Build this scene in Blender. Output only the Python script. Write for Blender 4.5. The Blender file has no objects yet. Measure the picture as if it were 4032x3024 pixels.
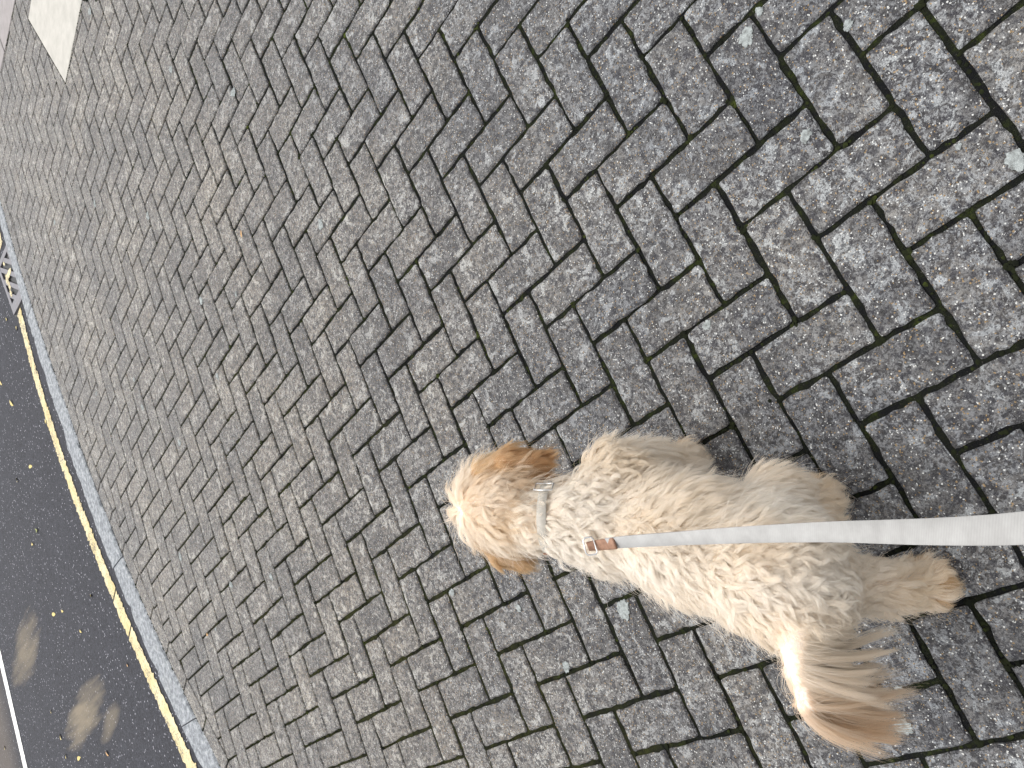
import bpy, bmesh, math, random
import numpy as np
from mathutils import Matrix, Vector, kdtree

random.seed(7)
rng = np.random.default_rng(11)
scene = bpy.context.scene
COL = scene.collection

# ------------------------------------------------------------------ camera
CAM_R = np.array([[0.58494721, -0.39668154, -0.70744647], [-0.48182939, -0.87159705, 0.09032726], [-0.65243942, 0.28803182, -0.70097109]])            # rows: image right, image down, view direction
CAM_C = np.array([0.514502, -0.574724, 1.267323])
cam_data = bpy.data.cameras.new('camera')
cam_data.sensor_width = 36.0
cam_data.lens = 36.0 * 3010.5487 / 4032.0
cam_data.clip_start = 0.01
cam_data.clip_end = 500.0
cam = bpy.data.objects.new('camera', cam_data)
COL.objects.link(cam)
M = Matrix.Identity(4)
for i in range(3):
    M[i][0] = CAM_R[0][i]
    M[i][1] = -CAM_R[1][i]
    M[i][2] = -CAM_R[2][i]
    M[i][3] = CAM_C[i]
cam.matrix_world = M
scene.camera = cam

# ------------------------------------------------------------------ sky and sun
SUN_ELEV, SUN_AZ = math.radians(68), math.radians(150)     # azimuth measured from +X towards +Y
world = bpy.data.worlds.new('World')
scene.world = world
world.use_nodes = True
wn, wl = world.node_tree.nodes, world.node_tree.links
wn.clear()
sky = wn.new('ShaderNodeTexSky')
sky.sky_type = 'NISHITA'
sky.sun_disc = False
sky.sun_elevation = SUN_ELEV
sky.sun_rotation = math.pi / 2 - SUN_AZ
sky.dust_density = 3.0
hs = wn.new('ShaderNodeHueSaturation')
hs.inputs['Saturation'].default_value = 0.10
bg = wn.new('ShaderNodeBackground')
bg.inputs['Strength'].default_value = 0.14
wo = wn.new('ShaderNodeOutputWorld')
wl.new(sky.outputs[0], hs.inputs['Color'])
wl.new(hs.outputs[0], bg.inputs['Color'])
wl.new(bg.outputs[0], wo.inputs['Surface'])

sun_data = bpy.data.lights.new('sun', 'SUN')
sun_data.energy = 0.6
sun_data.angle = math.radians(45)
sun_data.color = (1.0, 0.96, 0.9)
sun = bpy.data.objects.new('sun', sun_data)
COL.objects.link(sun)
sd = Vector((math.cos(SUN_AZ) * math.cos(SUN_ELEV), math.sin(SUN_AZ) * math.cos(SUN_ELEV), math.sin(SUN_ELEV)))
sun.rotation_euler = sd.to_track_quat('Z', 'Y').to_euler()

scene.view_settings.view_transform = 'Standard'
scene.view_settings.look = 'None'
scene.view_settings.gamma = 1.0
scene.view_settings.exposure = 1.08
scene.view_settings.use_curve_mapping = False
scene.cycles.max_bounces = 8
scene.cycles.diffuse_bounces = 4
scene.cycles.transmission_bounces = 6

# ------------------------------------------------------------------ helpers
def tag(o, label=None, cat=None, group=None, kind=None):
    if label: o['label'] = label
    if cat: o['category'] = cat
    if group: o['group'] = group
    if kind: o['kind'] = kind
    return o

def link(o, parent=None):
    COL.objects.link(o)
    if parent is not None:
        o.parent = parent
    return o

def mesh_obj(name, verts, faces, mat=None, parent=None, smooth=False):
    me = bpy.data.meshes.new(name)
    me.from_pydata([tuple(map(float, v)) for v in verts], [], [tuple(map(int, f)) for f in faces])
    me.update()
    if smooth:
        me.polygons.foreach_set('use_smooth', [True] * len(me.polygons))
    if mat is not None:
        me.materials.append(mat)
    return link(bpy.data.objects.new(name, me), parent)

def bm_obj(name, bm, mat=None, parent=None, smooth=False):
    me = bpy.data.meshes.new(name)
    bm.to_mesh(me)
    bm.free()
    if smooth:
        me.polygons.foreach_set('use_smooth', [True] * len(me.polygons))
    if mat is not None:
        me.materials.append(mat)
    return link(bpy.data.objects.new(name, me), parent)

def px(u, v, z=0.0):
    """point of the ground (height z) seen at pixel u, v of the 4032 x 3024 photograph"""
    d = CAM_R.T @ np.array([(u - 2016) / 3010.5487, (v - 1512) / 3010.5487, 1.0])
    return CAM_C + d * ((z - CAM_C[2]) / d[2])

def project(P):
    c = (np.atleast_2d(P) - CAM_C) @ CAM_R.T
    zz = np.maximum(c[:, 2], 1e-3)
    return np.stack([3010.5487 * c[:, 0] / zz + 2016, 3010.5487 * c[:, 1] / zz + 1512, c[:, 2]], 1)

# node helpers ---------------------------------------------------------------
class NT:
    def __init__(self, name):
        self.m = bpy.data.materials.new(name)
        self.m.use_nodes = True
        self.t = self.m.node_tree
        self.n, self.l = self.t.nodes, self.t.links
        self.n.clear()
        self.out = self.n.new('ShaderNodeOutputMaterial')
        self.geo = None
    def new(self, kind, **kw):
        nd = self.n.new(kind)
        for k, v in kw.items():
            setattr(nd, k, v)
        return nd
    def put(self, sock, v):
        if hasattr(v, 'is_output') or isinstance(v, bpy.types.NodeSocket):
            self.l.new(v, sock)
        else:
            sock.default_value = v
    def pos(self):
        if self.geo is None:
            self.geo = self.new('ShaderNodeNewGeometry')
        return self.geo.outputs['Position']
    def scaled(self, v, s):
        mp = self.new('ShaderNodeMapping')
        self.put(mp.inputs['Vector'], v)
        mp.inputs['Scale'].default_value = s
        return mp.outputs[0]
    def noise(self, scale, detail=4, rough=0.55, vec=None, dist=0.0):
        nd = self.new('ShaderNodeTexNoise')
        self.put(nd.inputs['Vector'], vec if vec is not None else self.pos())
        nd.inputs['Scale'].default_value = scale
        nd.inputs['Detail'].default_value = detail
        nd.inputs['Roughness'].default_value = rough
        nd.inputs['Distortion'].default_value = dist
        return nd.outputs['Fac']
    def voro(self, scale, vec=None, feature='F1', rand=1.0):
        nd = self.new('ShaderNodeTexVoronoi', feature=feature)
        self.put(nd.inputs['Vector'], vec if vec is not None else self.pos())
        nd.inputs['Scale'].default_value = scale
        nd.inputs['Randomness'].default_value = rand
        return nd
    def ramp(self, fac, *stops, interp='LINEAR'):
        nd = self.new('ShaderNodeValToRGB')
        nd.color_ramp.interpolation = interp
        while len(nd.color_ramp.elements) < len(stops):
            nd.color_ramp.elements.new(0.5)
        for e, (p, c) in zip(nd.color_ramp.elements, stops):
            e.position = p
            e.color = (c, c, c, 1) if not isinstance(c, tuple) else (*c, 1)
        self.put(nd.inputs['Fac'], fac)
        return nd.outputs['Color']
    def mix(self, fac, a, b, mode='MIX'):
        nd = self.new('ShaderNodeMix', data_type='RGBA', blend_type=mode)
        self.put(nd.inputs[0], fac)
        for s, v in ((nd.inputs[6], a), (nd.inputs[7], b)):
            self.put(s, (*v, 1) if isinstance(v, tuple) and len(v) == 3 else v)
        return nd.outputs[2]
    def math(self, op, a, b=0.0, clamp=False):
        nd = self.new('ShaderNodeMath', operation=op, use_clamp=clamp)
        self.put(nd.inputs[0], a)
        self.put(nd.inputs[1], b)
        return nd.outputs[0]
    def sep(self, v):
        nd = self.new('ShaderNodeSeparateXYZ')
        self.put(nd.inputs[0], v)
        return nd.outputs
    def bump(self, h, strength=0.5, dist=0.002, normal=None):
        nd = self.new('ShaderNodeBump')
        nd.inputs['Strength'].default_value = strength
        nd.inputs['Distance'].default_value = dist
        self.put(nd.inputs['Height'], h)
        if normal is not None:
            self.put(nd.inputs['Normal'], normal)
        return nd.outputs[0]
    def principled(self, color, rough=0.8, normal=None, spec=0.4, metal=0.0):
        nd = self.new('ShaderNodeBsdfPrincipled')
        self.put(nd.inputs['Base Color'], (*color, 1) if isinstance(color, tuple) else color)
        self.put(nd.inputs['Roughness'], rough)
        self.put(nd.inputs['Specular IOR Level'], spec)
        self.put(nd.inputs['Metallic'], metal)
        if normal is not None:
            self.put(nd.inputs['Normal'], normal)
        self.l.new(nd.outputs[0], self.out.inputs['Surface'])
        return self.m

def brick_material(name, per_object):
    t = NT(name)
    if per_object:
        rnd = t.new('ShaderNodeObjectInfo').outputs['Random']
    else:
        rnd = t.new('ShaderNodeAttribute', attribute_name='tone').outputs['Fac']
    tone = t.ramp(rnd, (0.0, (0.68, 0.685, 0.71)), (0.35, (0.90, 0.895, 0.895)), (0.7, (1.02, 1.01, 0.99)), (1.0, (1.22, 1.20, 1.15)))
    med = t.noise(58, 4, 0.55, dist=0.6)
    col = t.ramp(med, (0.40, (0.050, 0.047, 0.046)), (0.48, (0.098, 0.092, 0.088)), (0.54, (0.150, 0.143, 0.136)), (0.61, (0.225, 0.218, 0.210)))
    col = t.mix(1.0, col, tone, 'MULTIPLY')
    # pale lichen bloom with ragged edges, and darker sooty patches
    big = t.noise(8, 4, 0.55, dist=0.5)
    lich = t.ramp(t.noise(88, 4, 0.6, dist=1.2), (0.495, 0.0), (0.54, 0.92))
    lich = t.mix(1.0, lich, t.ramp(big, (0.42, 0.30), (0.55, 1.0)), 'MULTIPLY')
    col = t.mix(lich, col, (0.325, 0.330, 0.330))
    spots = t.ramp(t.noise(27, 7, 0.62, dist=0.8), (0.565, 0.0), (0.60, 0.85))
    col = t.mix(spots, col, (0.44, 0.455, 0.455))
    soot = t.ramp(t.noise(64, 4, 0.6, dist=0.5), (0.53, 0.0), (0.60, 0.8))
    col = t.mix(soot, col, (0.034, 0.033, 0.040))
    vw = t.new('ShaderNodeVectorMath', operation='ADD')
    t.put(vw.inputs[0], t.pos())
    nz = t.new('ShaderNodeTexNoise'); t.put(nz.inputs['Vector'], t.pos()); nz.inputs['Scale'].default_value = 110; nz.inputs['Detail'].default_value = 3
    sc = t.new('ShaderNodeVectorMath', operation='SCALE'); t.put(sc.inputs[0], nz.outputs['Color']); sc.inputs['Scale'].default_value = 0.012
    t.put(vw.inputs[1], sc.outputs[0])
    v4 = t.voro(13, vec=vw.outputs[0])
    rr = t.math('SUBTRACT', t.math('MULTIPLY', t.sep(v4.outputs['Color'])[0], 0.30), 0.14)
    fl = t.ramp(t.math('MULTIPLY', t.math('SUBTRACT', rr, v4.outputs['Distance']), 30.0), (0.0, 0.0), (1.0, 0.9))
    col = t.mix(fl, col, (0.50, 0.52, 0.525))
    # broad darker and paler tones
    col = t.mix(1.0, col, t.ramp(t.noise(2.6, 4, 0.6), (0.38, (0.66, 0.67, 0.70)), (0.52, (0.93, 0.93, 0.93)), (0.65, (1.12, 1.11, 1.08))), 'MULTIPLY')
    # the far side of the pavement is tinted browner and paler than the near side
    xyz = t.sep(t.pos())
    far_ = t.ramp(t.math('ADD', t.math('MULTIPLY', xyz[0], -0.45), t.math('MULTIPLY', t.noise(1.3, 3), 0.5)), (0.25, 0.0), (1.1, 1.0))
    col = t.mix(1.0, col, t.mix(far_, (0.985, 0.99, 1.01), (1.20, 1.10, 0.98)), 'MULTIPLY')
    # aggregate grains; the brightest white specks also paint in wet glints
    v1 = t.voro(430)
    g1 = t.sep(v1.outputs['Color'])
    col = t.mix(t.ramp(g1[0], (0.0, 0.6), (0.20, 0.6), (0.22, 0.0), interp='CONSTANT'), col, (0.024, 0.023, 0.030))
    col = t.mix(t.ramp(g1[1], (0.84, 0.0), (0.86, 0.45), interp='CONSTANT'), col, (0.27, 0.27, 0.27))
    v3 = t.voro(470)
    g3 = t.sep(v3.outputs['Color'])
    col = t.mix(t.ramp(g3[2], (0.975, 0.0), (0.976, 0.85), interp='CONSTANT'), col, (0.36, 0.24, 0.11))
    col = t.mix(t.ramp(g3[1], (0.978, 0.0), (0.979, 0.9), interp='CONSTANT'), col, (0.75, 0.75, 0.72))
    col = t.mix(1.0, col, (0.80, 0.80, 0.80), 'MULTIPLY')
    h = t.math('ADD', t.noise(190, 4, 0.65), t.math('MULTIPLY', v1.outputs['Distance'], -0.8))
    nrm = t.bump(h, 0.9, 0.003)
    return t.principled(col, 0.52, nrm, 0.5)

# ------------------------------------------------------------------ ground sheet
t = NT('soil')
t.principled(t.ramp(t.noise(3.0, 6), (0.3, (0.05, 0.05, 0.042)), (0.7, (0.11, 0.105, 0.095))), 0.95)
gs = 120.0
gv, gf = [], []
N = 12
for j in range(N + 1):
    for i in range(N + 1):
        gv.append((-gs + 2 * gs * i / N, -gs + 2 * gs * j / N, -0.16))
for j in range(N):
    for i in range(N):
        a = j * (N + 1) + i
        gf.append((a, a + 1, a + N + 2, a + N + 1))
tag(mesh_obj('ground', gv, gf, t.m), kind='structure')

# ------------------------------------------------------------------ paving: herringbone lattice measured in the photograph
CO = np.array([[0.000788, -0.002481], [0.010586, -0.002268], [0.007265, 0.00989], [-0.015756, 0.012053], [0.002376, 0.012779], [0.0007, -0.005942], [0.007933, -0.007548], [-0.020676, -0.023664], [-0.001667, 0.010075], [0.026945, 0.011849]])
TAB = np.array([[float(q) for q in s.split(',')] for s in """0,0,8,-57;1,0,-22,41;2,0,34,-29;2,1,-14,57;1,1,47,-24;0,1,22,-1;3,1,-45,-7;3,2,-13,48;2,2,24,0;1,2,22,18;4,2,-116,-7;3,3,-6,14;2,3,14,-12;1,-1,-26,-9;2,-1,120,-47;3,-1,-13,-77;3,0,74,41;4,0,-61,7;4,1,100,72;1,-2,85,48;2,-2,-2,-70;0,2,-58,-34;0,3,16,-6;1,3,-72,-18;1,4,-33,46;2,4,-42,-13;2,5,-45,21;-1,3,-17,-7;-1,4,11,13;0,4,-2,1;-2,2,19,-24;-2,3,-9,22;0,5,28,11;1,5,12,-28;1,6,37,16;2,6,15,8;0,6,-8,55;-1,6,-4,-20;-2,5,3,72;-1,5,-26,3;-3,4,-58,46;-2,4,-78,9;-1,-1,-32,-36;-1,0,13,-17;-2,-2,-3,-32;0,-2,-7,-8;-2,-1,-1,-22;-1,-2,-19,12;-3,-3,-17,-54;-1,-3,-42,13;-3,-2,-2,-11;-2,-3,-22,9;-4,-4,-2,-86;-2,-4,-3,-10;-4,-3,51,-40;-3,-4,4,-8;-5,-5,-5,-65;-3,-5,-31,-10;-4,-5,-28,-8;-5,-4,37,-38;-6,-6,12,-69;-4,-6,-44,-21;-5,-6,-40,55;-6,-5,46,13;-7,-7,4,-38;-5,-7,-73,10;-6,-7,-5,13;-7,-6,93,-20;-8,-8,-16,-37;-6,-8,-55,28;-7,-8,12,75;-8,-7,23,7;-7,-9,-29,45;-8,-9,16,79;-9,-8,10,56;-1,-4,96,38;0,-4,70,-107;-1,-5,-4,-44;-2,-5,17,46;-3,-6,54,20;-2,-6,-2,-4;-4,-7,51,58;-3,-7,6,-23;0,-3,45,32;-9,-9,22,-47;-10,-10,24,-12;-11,-11,106,-68;-12,-12,79,-15;-13,-13,69,68;-14,-14,65,54;-15,-15,67,5;-16,-16,-12,50;-17,-17,3,-17;-8,-10,-111,29;-9,-11,-30,64;-10,-12,-26,60;-11,-13,-15,20;-12,-14,-2,47;-13,-15,-2,23;-14,-16,-37,35;-15,-17,-12,28;-16,-18,-31,110;-17,-19,-25,92;-3,0,-61,-1;-2,1,-40,6;-3,1,-60,-26;-4,0,-49,-45;-4,1,-28,6;-3,2,-35,-11;-5,-1,0,-48;-5,0,-22,53;-6,-2,8,-73;-6,-1,-11,-4;-7,-3,28,-74;-7,-2,43,13;-8,-4,18,-96;-8,-3,71,-33;-4,3,-53,36;-3,3,-53,12;-5,2,-41,46;-4,2,-78,-3;-6,1,-64,13;-5,1,-59,-10;-7,0,-33,18;-6,0,-69,-12;-8,-1,-29,41;-7,-1,-89,15;-9,-2,2,20;-8,-2,-82,-73;-10,-3,-55,42;-9,-3,-15,-21;-11,-4,-18,39;-10,-4,-21,-9;-6,2,-6,22;-7,1,-20,-50;-7,2,21,6;-8,0,-14,-23;-8,1,8,8;-9,-1,15,-27;-9,0,46,37;-10,-2,43,-37;-10,-1,31,3;-11,-3,44,-16;-11,-2,117,29;-12,-4,24,-24;-12,-3,87,34;-10,1,11,105;-9,1,-109,18;-11,0,40,89;-10,0,-35,47;-12,-1,33,87;-11,-1,-44,1;-13,-2,124,52;-12,-2,19,7;-12,0,-34,6;-12,1,52,76;-11,1,-17,10;-11,2,-6,111;-13,-1,23,-10;-13,0,69,59;-14,-2,101,-19;-14,-1,116,48;-13,2,12,66;-12,2,-96,28;-12,3,-33,120;-11,3,-111,71;-11,4,-34,101;-10,4,-88,65;-10,5,-45,87;-9,5,-69,51;-9,6,-38,58;-8,6,-25,24;-8,7,-35,70;-7,7,-61,-7;-7,8,-21,25;-6,8,-16,11;-14,2,69,-24;-14,3,24,80;-13,3,4,14;-13,4,14,75;-12,4,-8,20;-12,5,-12,26;-11,5,-45,-12;-11,6,24,30;-10,6,2,-37;-10,7,43,13;-9,7,19,-72;-9,8,57,-13;-8,8,-7,-67;-8,9,29,-28;-8,5,40,9;-7,5,10,9;-7,6,40,26;-6,6,44,23;-6,7,40,-49;-5,8,47,-48;-4,8,73,-56;-4,9,67,-70;-6,9,-51,-12;-5,9,5,-84;-3,10,59,-18;-2,10,88,-15;-1,9,-14,-16;-1,10,-33,31;-1,8,67,-22;0,8,29,-70;0,9,35,-13;-15,1,60,-108;-15,2,112,68;-10,8,-36,7;-10,9,-58,72;-11,8,-18,50;-11,7,-13,48;-12,7,-84,33;-12,6,-29,43;-13,6,-25,25;-13,5,-129,4;-14,5,-58,113;-14,4,-68,77;-15,4,-61,105;-15,3,-11,27;-16,3,-5,40;-17,3,89,-39;-17,4,116,0;-16,4,15,-95;-16,5,44,12;-15,5,-7,-34;-15,6,93,54;-14,6,-15,-10;-14,7,34,30;-13,7,43,-19;-13,8,43,-16;-15,7,-13,-54;-15,8,-47,23;-14,8,58,-43;-16,7,-27,-3;-16,6,-46,-19;-17,6,17,12;-17,5,-36,-41;-18,5,52,-1;-19,6,47,-53;-18,6,40,-149;-18,7,15,-77;-26,-10,-5,-96;-25,-9,-98,-43;-24,-8,-40,-81;-23,-7,25,-92;-22,-6,92,-74;-21,-5,95,-94;-31,-11,65,-35;-30,-10,8,-21;-29,-9,-1,-4;-28,-8,-10,-18;-27,-7,-65,-39;-26,-6,-23,-89;-25,-5,92,-100;-24,-4,53,-99;-34,-10,74,60;-33,-9,6,-3;-32,-8,54,-1;-19,-11,9,-30;-18,-10,30,-43;-17,-9,73,-81;-16,-8,96,-82;-15,-7,110,-69;-14,-6,102,-48;-13,-5,40,-51;-21,-9,54,-127;-20,-8,103,-62;-19,-7,88,-39;-22,-10,82,-69;-23,-11,12,-92;-24,-12,9,-56;-25,-13,-50,-20;-26,-14,-23,26;-27,-15,-27,10;-28,-16,-51,5;-29,-17,-88,95;-30,-14,-1,138;-29,-13,14,86;-28,-12,55,25;-31,-15,-105,131;-32,-16,0,183;-20,-22,-53,22;-21,-23,-16,-15;-22,-24,-18,-10;-23,-25,-108,46;-24,-26,-83,56;-18,-22,4,36;-19,-23,79,-56;-20,-24,21,-11;-21,-25,40,-9;-22,-26,71,-55;-23,1,-7,-181;-24,0,-47,-148;-25,-1,-50,-177;-26,-2,-58,-129;-27,-3,-12,-56;-28,-4,-117,-82;-29,-5,-70,0;-30,-6,-31,-11;-29,-1,-58,-57;-30,-2,-232,-35;-31,-3,-174,-9;-32,-4,-40,70;-33,-5,-120,24;-34,-6,-97,-27""".split(';')])
TAB_XY = np.stack([TAB[:, 0] * 0.1, -TAB[:, 1] * 0.1], 1)
TAB_D = TAB[:, 2:] * 1e-4

def lattice(X, Y):
    """lattice corner -> laid position of that corner on the ground"""
    g = np.array([X * 0.1, -Y * 0.1])
    x, y = (g[0] + 1.0) / 2, (g[1] - 0.5) / 2
    x, y = max(-2.2, min(1.2, x)), max(-1.2, min(2.0, y))
    k, d = 0, np.zeros(2)
    for i in range(4):
        for j in range(4 - i):
            d = d + CO[k] * (x ** i) * (y ** j)
            k += 1
    w = np.exp(-((TAB_XY - g) ** 2).sum(1) / (2 * 0.07 ** 2))
    return g + d + (w[:, None] * TAB_D).sum(0) / (w.sum() + 0.35)

# kerb lines: x as a function of y, fitted to the photograph
BK = np.array([(-4.169, 2.829), (-4.121, 2.363), (-4.066, 2.04), (-4.026, 1.888), (-4.0, 1.747), (-3.962, 1.563), (-3.893, 1.36), (-3.826, 1.165), (-3.794, 1.002), (-3.779, .878), (-3.706, .717), (-3.617, .472), (-3.59, .332), (-3.532, .186), (-3.492, .043), (-3.432, -.085), (-3.369, -.202), (-3.295, -.323), (-3.211, -.449), (-3.136, -.573)])
FR = np.array([(-4.299, 2.922), (-4.292, 2.758), (-4.309, 2.602), (-4.326, 2.495), (-4.248, 2.148), (-4.219, 1.91), (-4.155, 1.652), (-4.105, 1.554), (-4.067, 1.275), (-3.971, .956), (-3.937, .777), (-3.871, .602), (-3.84, .435), (-3.779, .274), (-3.732, .139), (-3.647, -.01), (-3.579, -.163), (-3.463, -.333), (-3.425, -.446), (-3.392, -.534)])
PB = np.polyfit(BK[:, 1], BK[:, 0], 3)
PF = np.polyfit(FR[:, 1], FR[:, 0], 3)
Y_LO, Y_HI = -0.55, 2.75
def curve_x(Pc, y):
    if y < Y_LO:
        return float(np.polyval(Pc, Y_LO) + (y - Y_LO) * np.polyval(np.polyder(Pc), Y_LO) * 0.8)
    if y > Y_HI:
        return float(np.polyval(Pc, Y_HI) + (y - Y_HI) * -0.08)
    return float(np.polyval(Pc, y))
def back_pt(y, off=0.0):
    e = 0.01
    d = np.array([curve_x(PB, y + e) - curve_x(PB, y - e), 2 * e]); d /= np.hypot(*d)
    return np.array([curve_x(PB, y), y]) + np.array([d[1], -d[0]]) * off
def front_x(y):
    return min(curve_x(PF, y), curve_x(PB, y) - 0.125)

# slabs let into the bricks, and the edge course at the far right
SLAB1 = np.array([(-2.640, 2.806), (-2.172, 2.873), (-2.30, 3.585), (-2.874, 3.508)])
ux = (SLAB1[1] - SLAB1[0]) / np.linalg.norm(SLAB1[1] - SLAB1[0])
uy = np.array([-ux[1], ux[0]])
SLAB2 = [np.array([(-3.372, 3.778), (-2.82, 3.772), (-2.86, 4.37), (-3.46, 4.40)]),
         np.array([(-3.95, 3.785), (-3.378, 3.779), (-3.466, 4.40), (-4.05, 4.42)])]
EDGE_P, EDGE_N = np.array([-2.394, 3.123]), np.array([0.7071, 0.7071])

def clip(poly, p, n):
    """part of a convex polygon on the side of p that n points to"""
    out = []
    for i in range(len(poly)):
        a, b = poly[i], poly[(i + 1) % len(poly)]
        da, db = (a - p) @ n, (b - p) @ n
        if da >= 0: out.append(a)
        if da * db < 0: out.append(a + (b - a) * (da / (da - db)))
    return out
def area(poly):
    if len(poly) < 3: return 0.0
    q = np.array(poly)
    x, y = q[:, 0], q[:, 1]
    return 0.5 * float(np.sum(x * np.roll(y, -1) - np.roll(x, -1) * y))
def grow(poly, d):
    """offset a convex counter-clockwise polygon outwards by d"""
    n = len(poly); lines = []
    for i in range(n):
        a, b = poly[i], poly[(i + 1) % n]
        e = (b - a) / np.linalg.norm(b - a)
        nn = np.array([e[1], -e[0]])
        lines.append((a + nn * d, e))
    out = []
    for i in range(n):
        (p, e), (q, g) = lines[i - 1], lines[i]
        den = e[0] * g[1] - e[1] * g[0]
        if abs(den) < 1e-6:
            out.append(q); continue
        s = ((q - p)[0] * g[1] - (q - p)[1] * g[0]) / den
        out.append(p + e * s)
    return out
def subtract(poly, cutter):
    out, rem = [], list(poly)
    n = len(cutter)
    for i in range(n):
        a, b = cutter[i], cutter[(i + 1) % n]
        e = (b - a) / np.linalg.norm(b - a)
        nn = np.array([e[1], -e[0]])
        piece = clip(rem, a, nn)
        if area(piece) > 8e-4: out.append(piece)
        rem = clip(rem, a, -nn)
        if area(rem) < 1e-6: break
    return out

def rough_outline(poly, per, rad, jit):
    """round the corners of a polygon and make its edges slightly ragged"""
    n = len(poly); out = []
    for i in range(n):
        p0, p1, p2 = poly[i - 1], poly[i], poly[(i + 1) % n]
        a, b = p0 - p1, p2 - p1
        la, lb = np.linalg.norm(a), np.linalg.norm(b)
        r = min(rad * rng.uniform(0.5, 1.7), 0.3 * la, 0.3 * lb)
        A, B = p1 + a / la * r, p1 + b / lb * r
        out += [A, (A + B) / 2 * 0.45 + p1 * 0.55, B]
        m = int(per * lb / 0.1)
        ph_, am_ = rng.uniform(0, 6.28), abs(rng.normal(0, 0.0007))
        for k in range(m):
            q = B + (p2 - b / lb * r - B) * ((k + 1) / (m + 1))
            nn = np.array([b[1], -b[0]]) / lb
            out.append(q + nn * (rng.normal(-0.0005, jit) + am_ * math.sin(ph_ + 4.0 * (k + 1) / (m + 1))))
    return out

def block(poly, top=0.0, cham=0.004, depth=0.035, z_jit=None):
    """vertices and faces of a paving block: top face, worn arris, sides"""
    n = len(poly)
    ins = np.array(grow(poly, -cham)) if n <= 6 else None
    if ins is None:
        c = np.mean(poly, 0)
        ins = []
        for i in range(n):
            a, b = poly[i - 1], poly[(i + 1) % n]
            e = (b - a) / max(1e-9, np.linalg.norm(b - a))
            ins.append(poly[i] - np.array([e[1], -e[0]]) * cham * rng.uniform(0.7, 1.3))
        ins = np.array(ins)
    V = [(x, y, top) for x, y in ins] + [(x, y, top - cham * 0.9) for x, y in poly] + [(x, y, top - depth) for x, y in poly]
    F = [tuple(range(n))]
    if n > 6:
        m_ = np.mean(ins, 0)
        V.append((m_[0], m_[1], top + 0.0006))
        F = [(i, (i + 1) % n, 3 * n) for i in range(n)]
    for i in range(n):
        j = (i + 1) % n
        F.append((i, n + i, n + j, j))
        F.append((n + i, 2 * n + i, 2 * n + j, n + j))
    return V, F

pave_mat = brick_material('concrete_block', True)
pave_mat_far = brick_material('concrete_block_far', False)

# bed of dark, mossy jointing sand: the pavement itself
t = NT('mossy_joint')
c = t.ramp(t.noise(26, 6, 0.7), (0.42, (0.008, 0.0085, 0.009)), (0.56, (0.012, 0.014, 0.008)), (0.68, (0.030, 0.040, 0.009)), (0.8, (0.020, 0.016, 0.013)))
xx = t.sep(t.pos())
gm = t.ramp(t.math('ADD', t.math('ADD', t.math('MULTIPLY', xx[0], -0.32), t.math('MULTIPLY', xx[1], -0.22)), t.math('MULTIPLY', t.noise(5, 4), 0.9)), (0.75, 0.0), (1.35, 1.0))
c = t.mix(t.math('MULTIPLY', gm, 0.8), c, t.ramp(t.noise(40, 4), (0.35, (0.010, 0.010, 0.006)), (0.6, (0.032, 0.034, 0.010))))
c = t.mix(t.ramp(t.noise(300, 2), (0.66, 0.0), (0.74, 0.5)), c, (0.09, 0.083, 0.07))
t.principled(c, 0.95, t.bump(t.noise(420, 3), 1.0, 0.004), 0.1)
moss_joint = t.m
bv, bf, idx = [], [], {}
ny, nx = 56, 48
for j in range(ny + 1):
    y = -2.0 + 7.0 * j / ny
    xl = curve_x(PB, y)
    for i in range(nx + 1):
        x = xl + (2.2 - xl) * i / nx
        bv.append((x, y, -0.0055 + rng.uniform(-0.0018, 0.0018)))
for j in range(ny):
    for i in range(nx):
        a = j * (nx + 1) + i
        bf.append((a, a + 1, a + nx + 2, a + nx + 1))
pavement = mesh_obj('pavement', bv, bf, moss_joint)
tag(pavement, kind='structure')

# collect every block as (polygon, full?) --------------------------------------
blocks = []       # dict(poly, full, axis)
GAP = 0.0042
def add_block(poly, full):
    c = np.mean(poly, 0)
    q = project(np.array([[c[0], c[1], 0.0]]))[0]
    if q[2] < 0.15 or not (-500 < q[0] < 4500 and -360 < q[1] < 3400):
        return
    pr = project(np.array([[p[0], p[1], 0.0] for p in poly]))[:, :2]
    inside = [pr[i] for i in range(len(pr))]
    for p, nrm in ((np.array([0., 0.]), np.array([1., 0.])), (np.array([4032., 0.]), np.array([-1., 0.])),
                   (np.array([0., 0.]), np.array([0., 1.])), (np.array([0., 3024.]), np.array([0., -1.]))):
        inside = clip(inside, p, nrm)
        if len(inside) < 3: break
    seen = abs(area(inside)) if len(inside) >= 3 else 0.0
    blocks.append(dict(poly=poly, full=full, seen=seen, c=c, size=abs(area(list(pr)))))

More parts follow.
